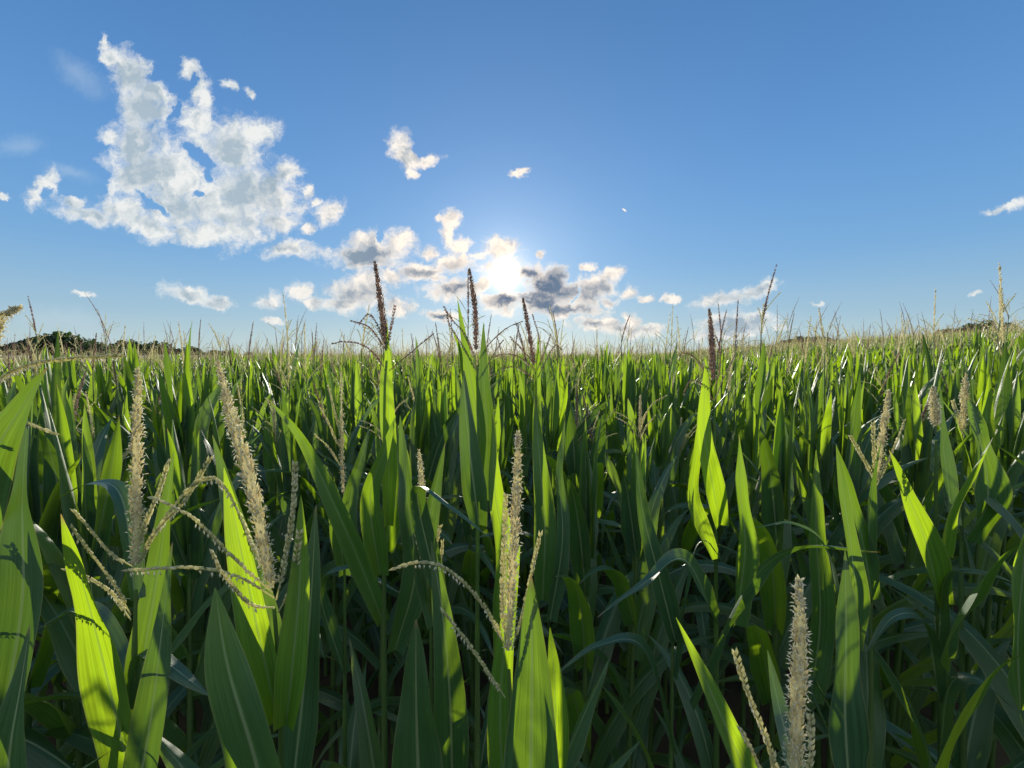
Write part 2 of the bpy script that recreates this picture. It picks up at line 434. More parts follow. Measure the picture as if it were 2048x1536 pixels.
def arc_path(p0, az, th0, bend, length, n=6, power=1.5, side=0.0):
    """path leaving p0 towards azimuth az, th0 = angle from vertical, bending outwards by bend"""
    p = np.array(p0, float); out = [p.copy()]
    for i in range(n):
        f = (i + 0.5) / n
        th = th0 + bend * f ** power
        a = az + side * f
        p = p + length / n * np.array([math.sin(th) * math.cos(a), math.sin(th) * math.sin(a), math.cos(th)])
        out.append(p.copy())
    return out

SPK_V = np.array([[0, 0, 0], [1, 0, .40], [0, 1, .40], [-1, 0, .40], [0, -1, .40], [0, 0, 1.0]])
SPK_F = np.array([[0, 2, 1], [0, 3, 2], [0, 4, 3], [0, 1, 4], [5, 1, 2], [5, 2, 3], [5, 3, 4], [5, 4, 1]])

def scatter(g, centers, dirs, lens, wids, rnds, mi=0, shape=(SPK_V, SPK_F)):
    SV, SF = shape
    c = np.asarray(centers, float); d = nrm(np.asarray(dirs, float)); n = len(c)
    ref = np.where(np.abs(d[:, 2:3]) < 0.9, np.array([[0, 0, 1.0]]), np.array([[1.0, 0, 0]]))
    A = nrm(np.cross(d, ref)); B = np.cross(d, A)
    ln = np.asarray(lens)[:, None, None]; wd = np.asarray(wids)[:, None, None]
    V = c[:, None] + SV[None, :, 0:1] * wd * A[:, None] + SV[None, :, 1:2] * wd * B[:, None] + SV[None, :, 2:3] * ln * d[:, None]
    F = (SF[None] + (np.arange(n) * len(SV))[:, None, None]).reshape(-1, SF.shape[1])
    g.add(V.reshape(-1, 3), F, rnd=np.repeat(np.asarray(rnds, float), len(SV)), mi=mi)

TRI_V = np.array([[-.8, 0, 0.2], [.8, 0, .2], [0, .8, .1], [0, 0, 1.0]])
TRI_F = np.array([[0, 1, 3], [1, 2, 3], [2, 0, 3]])

def spike(g, ctrl, rng, rad=0.006, count=240, ln=0.010, wd=0.0017, shape=(SPK_V, SPK_F), mi=0, core=True, rough=1.0, taper=1.5):
    """central spike: spikelets pressed against the axis all the way up, opening a little"""
    n = 24 if count > 150 else (10 if count > 40 else 6)
    pts, Lg = curve_pts(ctrl, n); T = tangents(pts)
    prof = lambda t: np.clip(1.0 - np.clip((t - 0.55) / 0.45, 0, 1) ** taper * 0.82, 0.1, 1) * np.clip(0.55 + 3 * t, 0, 1)
    if core:
        tube(g, pts, rad * 0.55 * prof(np.linspace(0, 1, n + 1)), 6 if count > 40 else 4, rnd=0.5, mi=mi)
    t = np.sort(rng.random(count)); idx = t * n
    C = np.stack([np.interp(idx, np.arange(n + 1), pts[:, k]) for k in range(3)], 1)
    TT = nrm(np.stack([np.interp(idx, np.arange(n + 1), T[:, k]) for k in range(3)], 1))
    ph = np.arange(count) * 2.39996 + rng.normal(0, .3, count)
    ref = np.array([1.0, 0, 0]); A = nrm(np.cross(TT, ref)); B = np.cross(TT, A)
    rd = A * np.cos(ph)[:, None] + B * np.sin(ph)[:, None]
    pr = prof(t)
    C = C + rd * (rad * 0.55 * pr)[:, None]
    op = rng.uniform(0.15, 0.75, count) * rough
    D = TT + rd * op[:, None] + rng.normal(0, 0.10, (count, 3))
    scatter(g, C, D, ln * (0.55 + 0.45 * pr) * rng.uniform(.75, 1.2, count), wd * rng.uniform(.8, 1.3, count), rng.random(count) ** 1.3, mi, shape)
    return C, rd, pr

def spike_anthers(g, C, rd, pr, rng, frac=0.45, mi=0, ln=0.0065):
    k = rng.random(len(C)) < frac
    c = C[k] + rd[k] * (0.004 * pr[k])[:, None]
    n = len(c)
    D = rd[k] * rng.uniform(0.2, 0.9, n)[:, None] + np.array([0, 0, -1.0]) * rng.uniform(-0.4, 0.8, n)[:, None] + rng.normal(0, 0.25, (n, 3))
    scatter(g, c, D, ln * rng.uniform(.7, 1.2, n), np.full(n, 0.0008), rng.random(n), mi)

def branch(g, ctrl, rng, step=0.0068, ln=0.0105, wd=0.0023, shape=(SPK_V, SPK_F), start=0.12, r0=0.0011, mi=0, ga=None, hang=0.5, rough=0.45, k=5):
    """side branch: a wiry rachis with paired spikelets and anthers that dangle beneath"""
    pts, Lg = curve_pts(ctrl, 14 if k > 4 else 6); n = len(pts) - 1
    T = tangents(pts)
    tube(g, pts, np.linspace(r0, r0 * 0.5, n + 1), k, rnd=0.2, mi=mi)
    cnt = max(4, int(Lg * (1 - start) / step)) * 2
    t = start + (1 - start) * (np.arange(cnt) // 2 + rng.uniform(-.2, .2, cnt)) / (cnt / 2)
    t = np.clip(t, 0, 0.995); idx = t * n
    C = np.stack([np.interp(idx, np.arange(n + 1), pts[:, q]) for q in range(3)], 1)
    TT = nrm(np.stack([np.interp(idx, np.arange(n + 1), T[:, q]) for q in range(3)], 1))
    A = nrm(np.cross(TT, np.array([0.0, 0.3, 1.0]))); B = np.cross(TT, A)
    sgn = np.where(np.arange(cnt) % 2 == 0, 1.0, -1.0)
    ph = np.cumsum(rng.normal(0, 0.35, cnt))
    rd = A * (sgn * np.cos(ph * .3))[:, None] + B * (np.sin(ph))[:, None] * 0.6
    D = TT + rd * rng.uniform(0.15, rough, cnt)[:, None]
    scatter(g, C + rd * r0, D, ln * rng.uniform(.8, 1.2, cnt), wd * rng.uniform(.8, 1.25, cnt), rng.random(cnt), mi, shape)
    if ga is not None and hang > 0:
        kk = (rng.random(cnt) < hang) & (np.sin(t * rng.uniform(9, 16) + rng.uniform(0, 6)) > -0.3)
        c = C[kk]; m = len(c)
        if m:
            dn = np.array([0, 0, -1.0]) + rng.normal(0, 0.22, (m, 3))
            scatter(ga, c + np.array([0, 0, -0.0015]), dn, 0.0075 * rng.uniform(.7, 1.15, m), np.full(m, 0.0012), rng.random(m))

# ------------------------------------------------------------------ terrain
def ground_z(x, y):
    x = np.asarray(x, float); y = np.asarray(y, float)
    # the right flank of the field climbs gently, the far field rolls
    q = x - 0.42 * y - 0.6
    q = np.maximum(x - 0.30 * y - 0.3, 0)
    rise = 0.084 * q * q / (q + 1.2)
    rise = rise / (1 + rise / 14.0)
    ql = np.maximum(-x - 0.45 * y - 0.5, 0)
    rise = rise - 0.030 * ql * ql / (ql + 2.0) / (1 + ql / 60.0)
    far = 0.55 * np.clip((y - 25) / 60, 0, 1) ** 1.5 * np.clip((x / np.maximum(y, 1) - 0.12) / 0.35, 0, 1)
    return rise + far

def make_ground():
    r = np.concatenate([np.linspace(0, 12, 30), np.geomspace(12.6, 5000, 70)])
    a = np.linspace(0, 2 * math.pi, 181)[:-1]
    RR, AA = np.meshgrid(r, a, indexing='ij')
    X = RR * np.sin(AA); Y = RR * np.cos(AA)
    Zg = ground_z(X, np.maximum(Y, -5)) * np.where(Y < 0, np.clip(1 + Y / 30, 0, 1), 1)
    Zg = Zg + 0.02 * np.sin(X * 8.2) * (RR < 40)
    V = np.stack([X, Y, Zg], -1).reshape(-1, 3); n = len(a)
    F = [(i * n + j, i * n + (j + 1) % n, (i + 1) * n + (j + 1) % n, (i + 1) * n + j) for i in range(len(r) - 1) for j in range(n)]
    g = Geo(); g.add(V, F)
    o = link('ground', g.mesh('ground', [M_SOIL])); o['kind'] = 'structure'
make_ground()

# ------------------------------------------------------------------ maize plants
def build_parts(rng, lod, top=2.02, n_leaf=9, tassel=True):
    """returns list of (part name, Geo, materials) for a plant that stands at the origin"""
    parts = []
    lod_leaf = {0: (22, 6), 1: (14, 4), 2: (9, 2), 3: (5, 2)}[lod]
    lean = rng.normal(0, 0.02, 2)
    stem = [np.array([0, 0, 0.0])] + [np.array([lean[0] * f * top, lean[1] * f * top, f * top]) for f in (0.25, 0.5, 0.75, 1.0)]
    g = Geo()
    ns = {0: 40, 1: 20, 2: 6, 3: 3}[lod]
    sp_, _ = curve_pts(stem, ns); f = np.linspace(0, 1, ns + 1)
    rad = 0.0125 * (1 - f) + 0.0045 + 0.0012 * (np.arange(ns + 1) % 4 == 0)
    tube(g, sp_, rad, {0: 8, 1: 6, 2: 4, 3: 3}[lod], rnd=rng.random())
    parts.append(('stalk', g, [M_STALK]))
    phi = rng.uniform(0, 2 * math.pi)
    at = lambda h: np.array([np.interp(h / top, f, sp_[:, 0]), np.interp(h / top, f, sp_[:, 1]), h])
    zmin = 0.35 if lod < 2 else (0.7 if lod == 2 else 1.15)
    hs = zmin + (top - 0.10 - zmin) * np.linspace(0, 1, n_leaf) ** 0.78
    for i, h in enumerate(hs):
        q = i / (n_leaf - 1)
        az = phi + (i % 2) * math.pi + rng.normal(0, 0.30)
        upper = max(0, (q - 0.45) / 0.55)
        ln = rng.uniform(0.62, 0.82) * (1 - 0.42 * upper ** 1.6)
        th = R(rng.uniform(22, 40)) * (1 - upper) + R(rng.uniform(4, 17)) * upper
        bend = R(rng.uniform(35, 120)) * (1 - upper) ** 0.6 + R(rng.uniform(-6, 14))
        if rng.random() < 0.34 and .25 < q < .80: bend += R(rng.uniform(45, 95))
        path = arc_path(at(h), az, th, bend, ln, 7, 2.2 if upper > .3 else 1.7, rng.normal(0, .25))
        wd = (rng.uniform(0.078, 0.112) if lod == 0 else rng.uniform(0.062, 0.094)) * (1 - 0.15 * upper)
        side = (-math.sin(az), math.cos(az), 0)
        g = Geo()
        leaf(g, path, wd, side, rng, *lod_leaf, fold=rng.uniform(.18, .5), twist=rng.normal(0, 0.55), ruffle=rng.uniform(.03, .10))
        parts.append(('leaf', g, [M_LEAF]))
    if not tassel:
        # still in the whorl: a sheaf of narrow blades standing straight up
        for i in range(4):
            az = phi + i * 2.1 + rng.normal(0, .3); g = Geo()
            path = arc_path(at(top - 0.12 + 0.03 * i), az, R(rng.uniform(1, 7)), R(rng.uniform(-3, 16)), rng.uniform(.34, .50), 6, 1.8)
            leaf(g, path, rng.uniform(.045, .072), (-math.sin(az), math.cos(az), 0), rng, *lod_leaf, fold=rng.uniform(.4, .8), twist=rng.normal(0, 0.5), ruffle=.05)
            parts.append(('leaf', g, [M_LEAF]))
        return parts
    # tassel
    base = at(top); g = Geo(); ga = Geo()
    ta = rng.uniform(0, 2 * math.pi); tl = abs(rng.normal(0, 0.06))
    ped = (rng.uniform(0.16, 0.28) if rng.random() < .4 else rng.uniform(0.30, 0.48)) if lod else rng.uniform(0.0, 0.10); Ls = rng.uniform(0.24, 0.35) if lod else rng.uniform(0.16, 0.24)
    d = np.array([math.sin(tl) * math.cos(ta), math.sin(tl) * math.sin(ta), math.cos(tl)])
    b0 = base + d * ped
    bend = rng.normal(0, 0.02, 3) * np.array([1, 1, 0])
    dark = rng.random() < 0.6
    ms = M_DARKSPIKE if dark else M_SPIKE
    tube(g, [base - d * 0.05, base + d * ped * .5, b0 + d * 0.03], [0.0042, 0.0034, 0.0028], {0: 7, 1: 5, 2: 4, 3: 3}[lod], rnd=0.3, mi=2)
    cnt = {0: 260, 1: 130, 2: 44, 3: 0}[lod]
    if lod < 3:
        C, rd, pr = spike(g, [b0, b0 + d * Ls * .5 + bend, b0 + d * Ls + bend * 2.5], rng, 0.0042, cnt, {0: .010, 1: .011, 2: .016}[lod], {0: .0017, 1: .0019, 2: .0026}[lod], (SPK_V, SPK_F) if lod < 2 else (TRI_V, TRI_F), 0)
        if lod < 2: spike_anthers(g, C, rd, pr, rng, 0.3, 3)
    else:
        tube(g, [b0, b0 + d * Ls * .6 + bend, b0 + d * Ls + bend * 2.5], [0.0048, 0.0045, 0.0012], 4, rnd=0.4, mi=0)
    nb = int(rng.integers(3, 7)) if lod < 3 else int(rng.integers(2, 5))
    for i in range(nb):
        a2 = rng.uniform(0, 2 * math.pi); h0 = b0 + d * rng.uniform(-0.05, 0.06)
        pth = arc_path(h0, a2, R(rng.uniform(12, 38)), R(rng.uniform(0, 75)), rng.uniform(0.11, 0.21), 4, 1.4)
        if lod < 3:
            branch(g, pth, rng, {0: .0065, 1: .010, 2: .022}[lod], {0: .0095, 1: .011, 2: .02}[lod], {0: .0019, 1: .0019, 2: .0022}[lod],
                   (SPK_V, SPK_F) if lod < 2 else (TRI_V, TRI_F), mi=1, ga=ga if lod < 2 else None, hang=.35, k=5 if lod < 2 else 3, r0=0.0011 if lod < 2 else 0.0016)
        else:
            tube(g, pth[::2], [0.0022, 0.0024, 0.001], 3, rnd=rng.random(), mi=1)
    if ga.n: g.merge(ga, 3)
    parts.append(('tassel', g, [ms, M_BRANCH, M_STALK, M_ANTHER]))
    return parts

def plant_root(name, x, y, label=None, group=None, rz=0.0, sc=1.0):
    o = bpy.data.objects.new(name, None); o.empty_display_size = 0.1; COL.objects.link(o)
    o.location = (x, y, float(ground_z(x, y))); o.rotation_euler = (0, 0, rz); o.scale = (sc, sc, sc)
    o['category'] = 'corn plant'
    if label: o['label'] = label
    if group: o['group'] = group
    return o

# --------------------------------------------------------- the plants nearest to the camera, one by one
HERO_XY = []
def V3(p): return np.array([p[0], p[1], p[2]])

def hero(label, stalk, spk=None, srad=0.0055, branches=(), leaves=(), dark=False, seed=1, fill=True, lean_fill=6, anth=0.4, scount=260, sub=True, fill_th=(8, 20), fill_az=None, rough=1.0):
    """stalk: photo points from low to the tassel base, (px, py, metres away)"""
    rng = np.random.default_rng(seed)
    s3 = [V3(P(*q)) for q in stalk]
    x0, y0 = s3[0][0], s3[0][1]
    z0 = float(ground_z(x0, y0)); base = np.array([x0, y0, z0])
    HERO_XY.append((x0, y0))
    root = plant_root('corn_plant', x0, y0, label, 'tasselled corn plants of the front rows')
    loc = [p - base for p in s3]
    g = Geo(); full = [np.array([0, 0, 0.0]), loc[0] * np.array([.3, .3, .5])] + loc
    pts, Lg = curve_pts(full, 44); f = np.linspace(0, 1, 45)
    tube(g, pts, (0.0135 * (1 - f) + 0.0024) + 0.0010 * (np.arange(45) % 6 == 0), 8, rnd=rng.random())
    link('stalk', g.mesh('stalk', [M_STALK]), root)
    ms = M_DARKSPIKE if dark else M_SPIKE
    if spk:
        g = Geo(); c = [V3(P(*q)) - base for q in spk]
        C, rd, pr = spike(g, c, rng, srad * 0.86, scount, 0.0095, 0.0016, rough=rough)
        spike_anthers(g, C, rd, pr, rng, anth + .3, 1)
        tas = link('tassel', g.mesh('tassel', [ms, M_ANTHER]), root)
        for b in branches:
            g = Geo(); ga = Geo(); c = [V3(P(*q)) - base for q in b]
            branch(g, c, rng, ga=ga, hang=min(.95, anth * 2.0), ln=.0085 if dark else .0105, wd=.0014 if dark else .0022)
            if ga.n: g.merge(ga, 1)
            link('tassel_branch', g.mesh('tassel_branch', [M_DARKSPIKE if dark else M_BRANCH, M_ANTHER]), tas if sub else root)
    for lf in leaves:
        pth, wd, face = lf[0], lf[1], lf[2]
        tw = lf[3] if len(lf) > 3 else 0.0; fo = lf[4] if len(lf) > 4 else 0.25
        c = [V3(P(*q)) - base for q in pth]
        g = Geo()
        leaf(g, c, wd, (math.cos(face), math.sin(face), 0.0), rng, 34, 8, fold=fo, twist=tw, ruffle=rng.uniform(.04, .10), base_w=lf[5] if len(lf) > 5 else 0.6, rnd=lf[6] if len(lf) > 6 else None)
        link('leaf', g.mesh('leaf', [M_LEAF]), root)
    if fill:
        topz = min(loc[0][2], 1.56)
        phi = rng.uniform(0, 6.28)
        nlow = lean_fill
        for i, h in enumerate(np.linspace(0.4, topz - 0.05, nlow)):
            q = i / max(1, nlow - 1)
            az = phi + (i % 2) * math.pi + rng.normal(0, .3)
            j = int(np.argmin(np.abs(pts[:, 2] - h)))
            ln = rng.uniform(.55, .75) * (1 - .3 * q)
            th = R(rng.uniform(22, 38)) * (1 - q * .5); bd = R(rng.uniform(40, 110)) * (1 - .35 * q)
            g = Geo()
            pth = arc_path(pts[j], az, th, bd, ln, 7, 1.8, rng.normal(0, .2))
            leaf(g, pth, rng.uniform(.07, .095), (-math.sin(az), math.cos(az), 0), rng, 18, 4, fold=rng.uniform(.2, .45), twist=rng.normal(0, .4), ruffle=.06)
            link('leaf', g.mesh('leaf', [M_LEAF]), root)
    return root


SP = 34  # nominal spike width used for scale in the lists below
hero('corn plant with tall straight pale tassel, three short branches pointing left',
     [(262,1600,.70),(268,1350,.68),(272,1180,.68)],
     [(272,1130,.68),(272,940,.68),(276,738,.68)], .0095, [
     [(268,1135,.68),(222,1105,.68),(180,1055,.67),(148,1018,.66)],
     [(262,1230,.68),(228,1170,.67),(182,1110,.66),(140,1052,.65)],
     [(262,1240,.68),(225,1190,.69),(180,1160,.70),(128,1137,.71)],
     [(274,1110,.68),(290,1050,.68),(318,985,.69),(338,920,.70)],
     [(276,1125,.68),(315,1060,.67),(370,1000,.66),(422,915,.66)],
     [(274,1150,.68),(300,1080,.69),(350,1010,.72),(400,965,.74),(442,960,.76)]],
     [([(262,1560,.68),(225,1400,.66),(175,1200,.64),(122,1028,.62)], .072, .25, .25, .3, .6, .95),
      ([(268,1450,.68),(290,1300,.69),(320,1120,.72),(348,900,.76)], .050, .5, .5, .3, .6, .3),
      ([(262,1650,.66),(300,1450,.64),(325,1250,.65),(345,1085,.66)], .055, .2, .2, .2, .6, .12),
      ([(264,1480,.69),(230,1310,.74),(160,1218,.80),(50,1290,.84)], .050, 1.35, .2, .25, .6, .05),
      ([(266,1400,.69),(290,1300,.68),(340,1330,.66),(425,1395,.63)], .045, 1.3, .2, .25, .6, .05),
      ([(270,1200,.69),(245,1000,.74),(190,965,.78),(110,1000,.82)], .040, 1.35, .2, .25, .6, .05)],
     seed=21, scount=340, anth=.35)
hero('corn plant with thick beige tassel leaning left and long drooping branches',
     [(565,1620,.60),(562,1400,.58),(548,1215,.58)],
     [(543,1175,.58),(505,980,.58),(468,850,.59),(436,728,.60)], .0105, [
     [(548,1195,.58),(480,1155,.56),(400,1138,.54),(320,1138,.53),(250,1142,.53)],
     [(545,1185,.58),(470,1120,.57),(400,1050,.56),(345,1010,.55),(300,995,.55)],
     [(545,1170,.58),(500,1080,.60),(455,985,.61),(415,955,.62),(370,985,.63)],
     [(552,1200,.58),(570,1120,.58),(585,1030,.58),(590,925,.58)],
     [(556,1225,.58),(585,1170,.58),(592,1120,.57),(600,1060,.57)],
     [(548,1215,.58),(500,1210,.55),(455,1160,.53),(425,1100,.52)]],
     [([(556,1440,.58),(520,1280,.58),(478,1080,.60),(448,935,.62)], .058, .1, .15, .35, .6, .98),
      ([(572,1450,.57),(588,1300,.56),(600,1150,.57),(602,990,.58)], .044, .15, -.2, .3, .6, .98),
      ([(560,1700,.56),(505,1500,.52),(455,1330,.52),(430,1175,.53)], .100, .05, .05, .15, .9, .45),
      ([(580,1620,.62),(605,1400,.64),(622,1200,.66),(632,1010,.68)], .060, .35, .5, .3, .6, .1),
      ([(560,1440,.60),(540,1300,.62),(485,1080,.66),(425,870,.70)], .055, .3, .3, .3)],
     seed=22, scount=420, anth=.35)
hero('corn plant with upright pale tassel before the centre and two arching branches reaching left',
     [(1030,1650,.66),(1022,1450,.64),(1018,1340,.63)],
     [(1016,1300,.63),(1026,1120,.63),(1033,980,.63),(1036,866,.63)], .0080, [
     [(1014,1300,.63),(985,1240,.62),(935,1175,.60),(885,1135,.59),(838,1126,.58),(785,1137,.57)],
     [(1010,1395,.63),(975,1340,.62),(930,1280,.61),(884,1222,.60)],
     [(1012,1290,.63),(1005,1200,.62),(1008,1100,.62),(1012,988,.62)],
     [(1024,1300,.64),(1045,1220,.65),(1065,1140,.66),(1082,1068,.66)]],
     [([(1060,1720,.62),(1062,1500,.59),(1064,1330,.58),(1062,1150,.59)], .096, .03, .1, .22, .9, .25),
      ([(1010,1640,.66),(1000,1450,.67),(1008,1300,.68),(1040,1090,.70)], .050, .2, .3, .3, .6, .98),
      ([(1060,1640,.68),(1105,1500,.68),(1110,1380,.68),(1100,1255,.68)], .055, .3, .2, .3, .6, .98),
      ([(1040,1640,.70),(1080,1450,.71),(1085,1330,.71),(1075,1240,.71)], .040, .6, -.2, .3),
      ([(1110,1560,.72),(1150,1470,.74),(1190,1380,.77),(1218,1318,.80)], .055, .9, .7, .35, .6, .2)],
     seed=23, scount=360, anth=.55)
hero('corn plant with thin short tassel, standing left behind the central tassel',
     [(862,1620,.98),(862,1300,.98),(858,1150,.98)],
     [(856,1110,.98),(846,1010,.98),(838,900,.98)], .0085, [
     [(858,1130,.98),(872,1090,.98),(880,1050,.97)],
     [(856,1150,.98),(842,1110,.97),(832,1060,.97)],
     [(860,1170,.98),(880,1130,.99),(886,1080,1.0)]],
     [([(905,1600,.92),(900,1400,.90),(885,1230,.90),(862,1080,.92)], .085, .1, -.1, .25, .6, .3),
      ([(845,1720,.84),(835,1500,.82),(832,1360,.82),(832,1238,.83)], .122, .03, .05, .18, .85, .35),
      ([(870,1250,.98),(850,1100,1.0),(868,990,1.02),(890,885,1.04)], .070, .35, -.4, .3),
      ([(880,1200,.98),(835,985,.90),(900,1010,.88),(985,1080,.87)], .050, .7, .8, .3)],
     seed=24, scount=240)
hero('corn plant with fat cream tassel cut by the bottom edge, lower right',
     [(1590,1760,.50),(1590,1640,.50)],
     [(1588,1600,.50),(1592,1450,.50),(1600,1300,.50),(1598,1160,.50)], .0105, [
     [(1575,1640,.50),(1540,1500,.49),(1500,1400,.49),(1468,1302,.49)],
     [(1600,1640,.49),(1615,1540,.48),(1622,1480,.48),(1620,1428,.48)],
     [(1560,1660,.50),(1530,1560,.50),(1505,1500,.50),(1480,1455,.50)]],
     [([(1575,1720,.52),(1490,1540,.53),(1415,1370,.55),(1352,1235,.57)], .040, .35, .2, .35, .6, .98),
      ([(1600,1700,.55),(1590,1550,.57),(1555,1400,.62),(1535,1300,.66)], .04, .4, .4, .3)],
     seed=25, scount=420, anth=.5)
hero('corn plant with dark upright tassel against the clouds left of the sun',
     [(770,1560,1.08),(768,1150,1.08),(772,800,1.08),(775,720,1.08)],
     [(774,700,1.08),(762,610,1.08),(750,526,1.08)], .0095, [
     [(772,700,1.08),(740,655,1.06),(700,640,1.04)],
     [(770,690,1.08),(755,650,1.05),(738,628,1.03),(716,648,1.02)],
     [(776,690,1.08),(783,650,1.08),(790,610,1.08)],
     [(773,740,1.08),(735,695,1.05),(690,684,1.02),(662,688,1.0)],
     [(780,740,1.08),(810,715,1.1),(840,690,1.12),(868,668,1.14)]],
     [([(775,1050,1.08),(778,900,1.07),(776,760,1.07),(774,640,1.08)], .042, .5, .3, .4),
      ([(770,1100,1.1),(800,950,1.1),(775,840,1.13),(765,716,1.15)], .075, .2, .3, .3),
      ([(760,1150,1.06),(740,1000,1.0),(770,900,.98),(792,830,.98)], .06, .6, .5, .3),
      ([(765,1240,1.1),(700,1080,1.05),(610,890,1.0),(536,798,1.0)], .060, .5, .3, .35),
      ([(790,1300,1.04),(830,1150,1.02),(815,1000,1.02),(800,830,1.04)], .07, .25, .4, .3)],
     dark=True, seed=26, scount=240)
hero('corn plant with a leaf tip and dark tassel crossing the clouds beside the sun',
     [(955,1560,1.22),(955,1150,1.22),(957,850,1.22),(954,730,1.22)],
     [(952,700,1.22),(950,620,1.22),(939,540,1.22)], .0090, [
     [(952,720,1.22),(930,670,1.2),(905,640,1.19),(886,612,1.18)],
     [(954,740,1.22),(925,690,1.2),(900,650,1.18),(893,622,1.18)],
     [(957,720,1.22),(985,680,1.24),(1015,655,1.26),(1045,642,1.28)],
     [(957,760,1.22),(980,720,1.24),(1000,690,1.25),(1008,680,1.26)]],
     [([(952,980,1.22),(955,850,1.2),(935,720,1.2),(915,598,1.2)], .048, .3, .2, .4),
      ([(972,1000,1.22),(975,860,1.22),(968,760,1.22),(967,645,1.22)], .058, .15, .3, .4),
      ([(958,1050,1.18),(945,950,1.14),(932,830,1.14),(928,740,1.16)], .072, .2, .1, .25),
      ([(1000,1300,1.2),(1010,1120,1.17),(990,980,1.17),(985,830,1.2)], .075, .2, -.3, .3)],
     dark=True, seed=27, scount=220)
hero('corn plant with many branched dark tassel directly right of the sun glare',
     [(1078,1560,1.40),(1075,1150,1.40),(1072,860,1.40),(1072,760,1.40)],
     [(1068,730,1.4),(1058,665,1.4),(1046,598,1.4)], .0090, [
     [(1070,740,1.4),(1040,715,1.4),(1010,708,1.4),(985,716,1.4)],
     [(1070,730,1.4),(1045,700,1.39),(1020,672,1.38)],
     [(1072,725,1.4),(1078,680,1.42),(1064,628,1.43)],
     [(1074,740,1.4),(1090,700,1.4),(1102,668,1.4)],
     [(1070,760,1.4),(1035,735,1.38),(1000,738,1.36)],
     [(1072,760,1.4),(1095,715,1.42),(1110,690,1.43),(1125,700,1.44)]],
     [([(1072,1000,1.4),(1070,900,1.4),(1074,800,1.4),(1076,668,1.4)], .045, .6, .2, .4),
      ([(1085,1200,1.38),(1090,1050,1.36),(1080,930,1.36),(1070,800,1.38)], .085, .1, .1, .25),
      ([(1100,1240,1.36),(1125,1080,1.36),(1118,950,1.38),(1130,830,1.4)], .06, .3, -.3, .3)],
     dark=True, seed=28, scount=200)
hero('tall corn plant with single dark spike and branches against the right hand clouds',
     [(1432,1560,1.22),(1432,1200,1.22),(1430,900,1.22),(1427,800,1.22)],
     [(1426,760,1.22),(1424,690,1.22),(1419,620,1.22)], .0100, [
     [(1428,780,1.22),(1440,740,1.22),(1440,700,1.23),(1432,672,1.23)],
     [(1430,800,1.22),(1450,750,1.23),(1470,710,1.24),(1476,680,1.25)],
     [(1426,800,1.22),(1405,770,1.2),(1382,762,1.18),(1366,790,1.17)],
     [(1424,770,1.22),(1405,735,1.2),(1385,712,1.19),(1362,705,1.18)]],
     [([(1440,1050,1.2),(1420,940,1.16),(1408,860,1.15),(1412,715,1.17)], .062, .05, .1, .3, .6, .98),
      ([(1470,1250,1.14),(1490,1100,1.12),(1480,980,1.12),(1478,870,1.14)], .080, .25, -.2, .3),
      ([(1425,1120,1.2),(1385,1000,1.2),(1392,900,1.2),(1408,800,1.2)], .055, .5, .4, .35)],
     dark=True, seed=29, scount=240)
hero('corn plant with slim pale tassel whose short branches fan left, behind the leaning tassel',
     [(690,1560,1.32),(690,1250,1.32),(688,1030,1.32)],
     [(687,990,1.32),(684,900,1.32),(682,745,1.34)], .0045, [
     [(686,905,1.32),(665,865,1.3),(642,815,1.29)],
     [(687,940,1.32),(660,900,1.3),(630,868,1.28)],
     [(685,880,1.32),(668,820,1.3),(655,770,1.3)]],
     [([(688,1150,1.32),(700,1000,1.34),(722,920,1.36),(740,850,1.4)], .06, .5, .3, .3),
      ([(686,1130,1.3),(670,1000,1.26),(640,930,1.24),(612,890,1.22)], .06, .4, .5, .35),
      ([(690,1350,1.32),(640,1180,1.25),(700,1130,1.2),(808,1190,1.12)], .060, 1.35, .2, .25, .6, .05)],
     seed=30, scount=240)
hero('corn plant with pale forked tassel and a leaf across it, right of centre foreground',
     [(1740,1500,1.05),(1742,1200,1.05),(1748,1010,1.05)],
     [(1752,960,1.05),(1765,870,1.05),(1778,782,1.05)], .0085, [
     [(1750,960,1.05),(1725,915,1.04),(1700,872,1.03)],
     [(1750,950,1.05),(1748,900,1.04),(1747,845,1.04)],
     [(1755,960,1.05),(1785,900,1.06),(1810,840,1.07)],
     [(1754,970,1.05),(1775,920,1.03),(1800,865,1.03)]],
     [([(1742,1150,1.05),(1738,1060,1.0),(1748,950,.98),(1762,880,.98)], .035, .4, .3, .4),
      ([(1745,1200,1.05),(1725,1080,1.0),(1700,990,.98),(1672,890,.97)], .05, .4, .3, .3)],
     seed=31, scount=260)
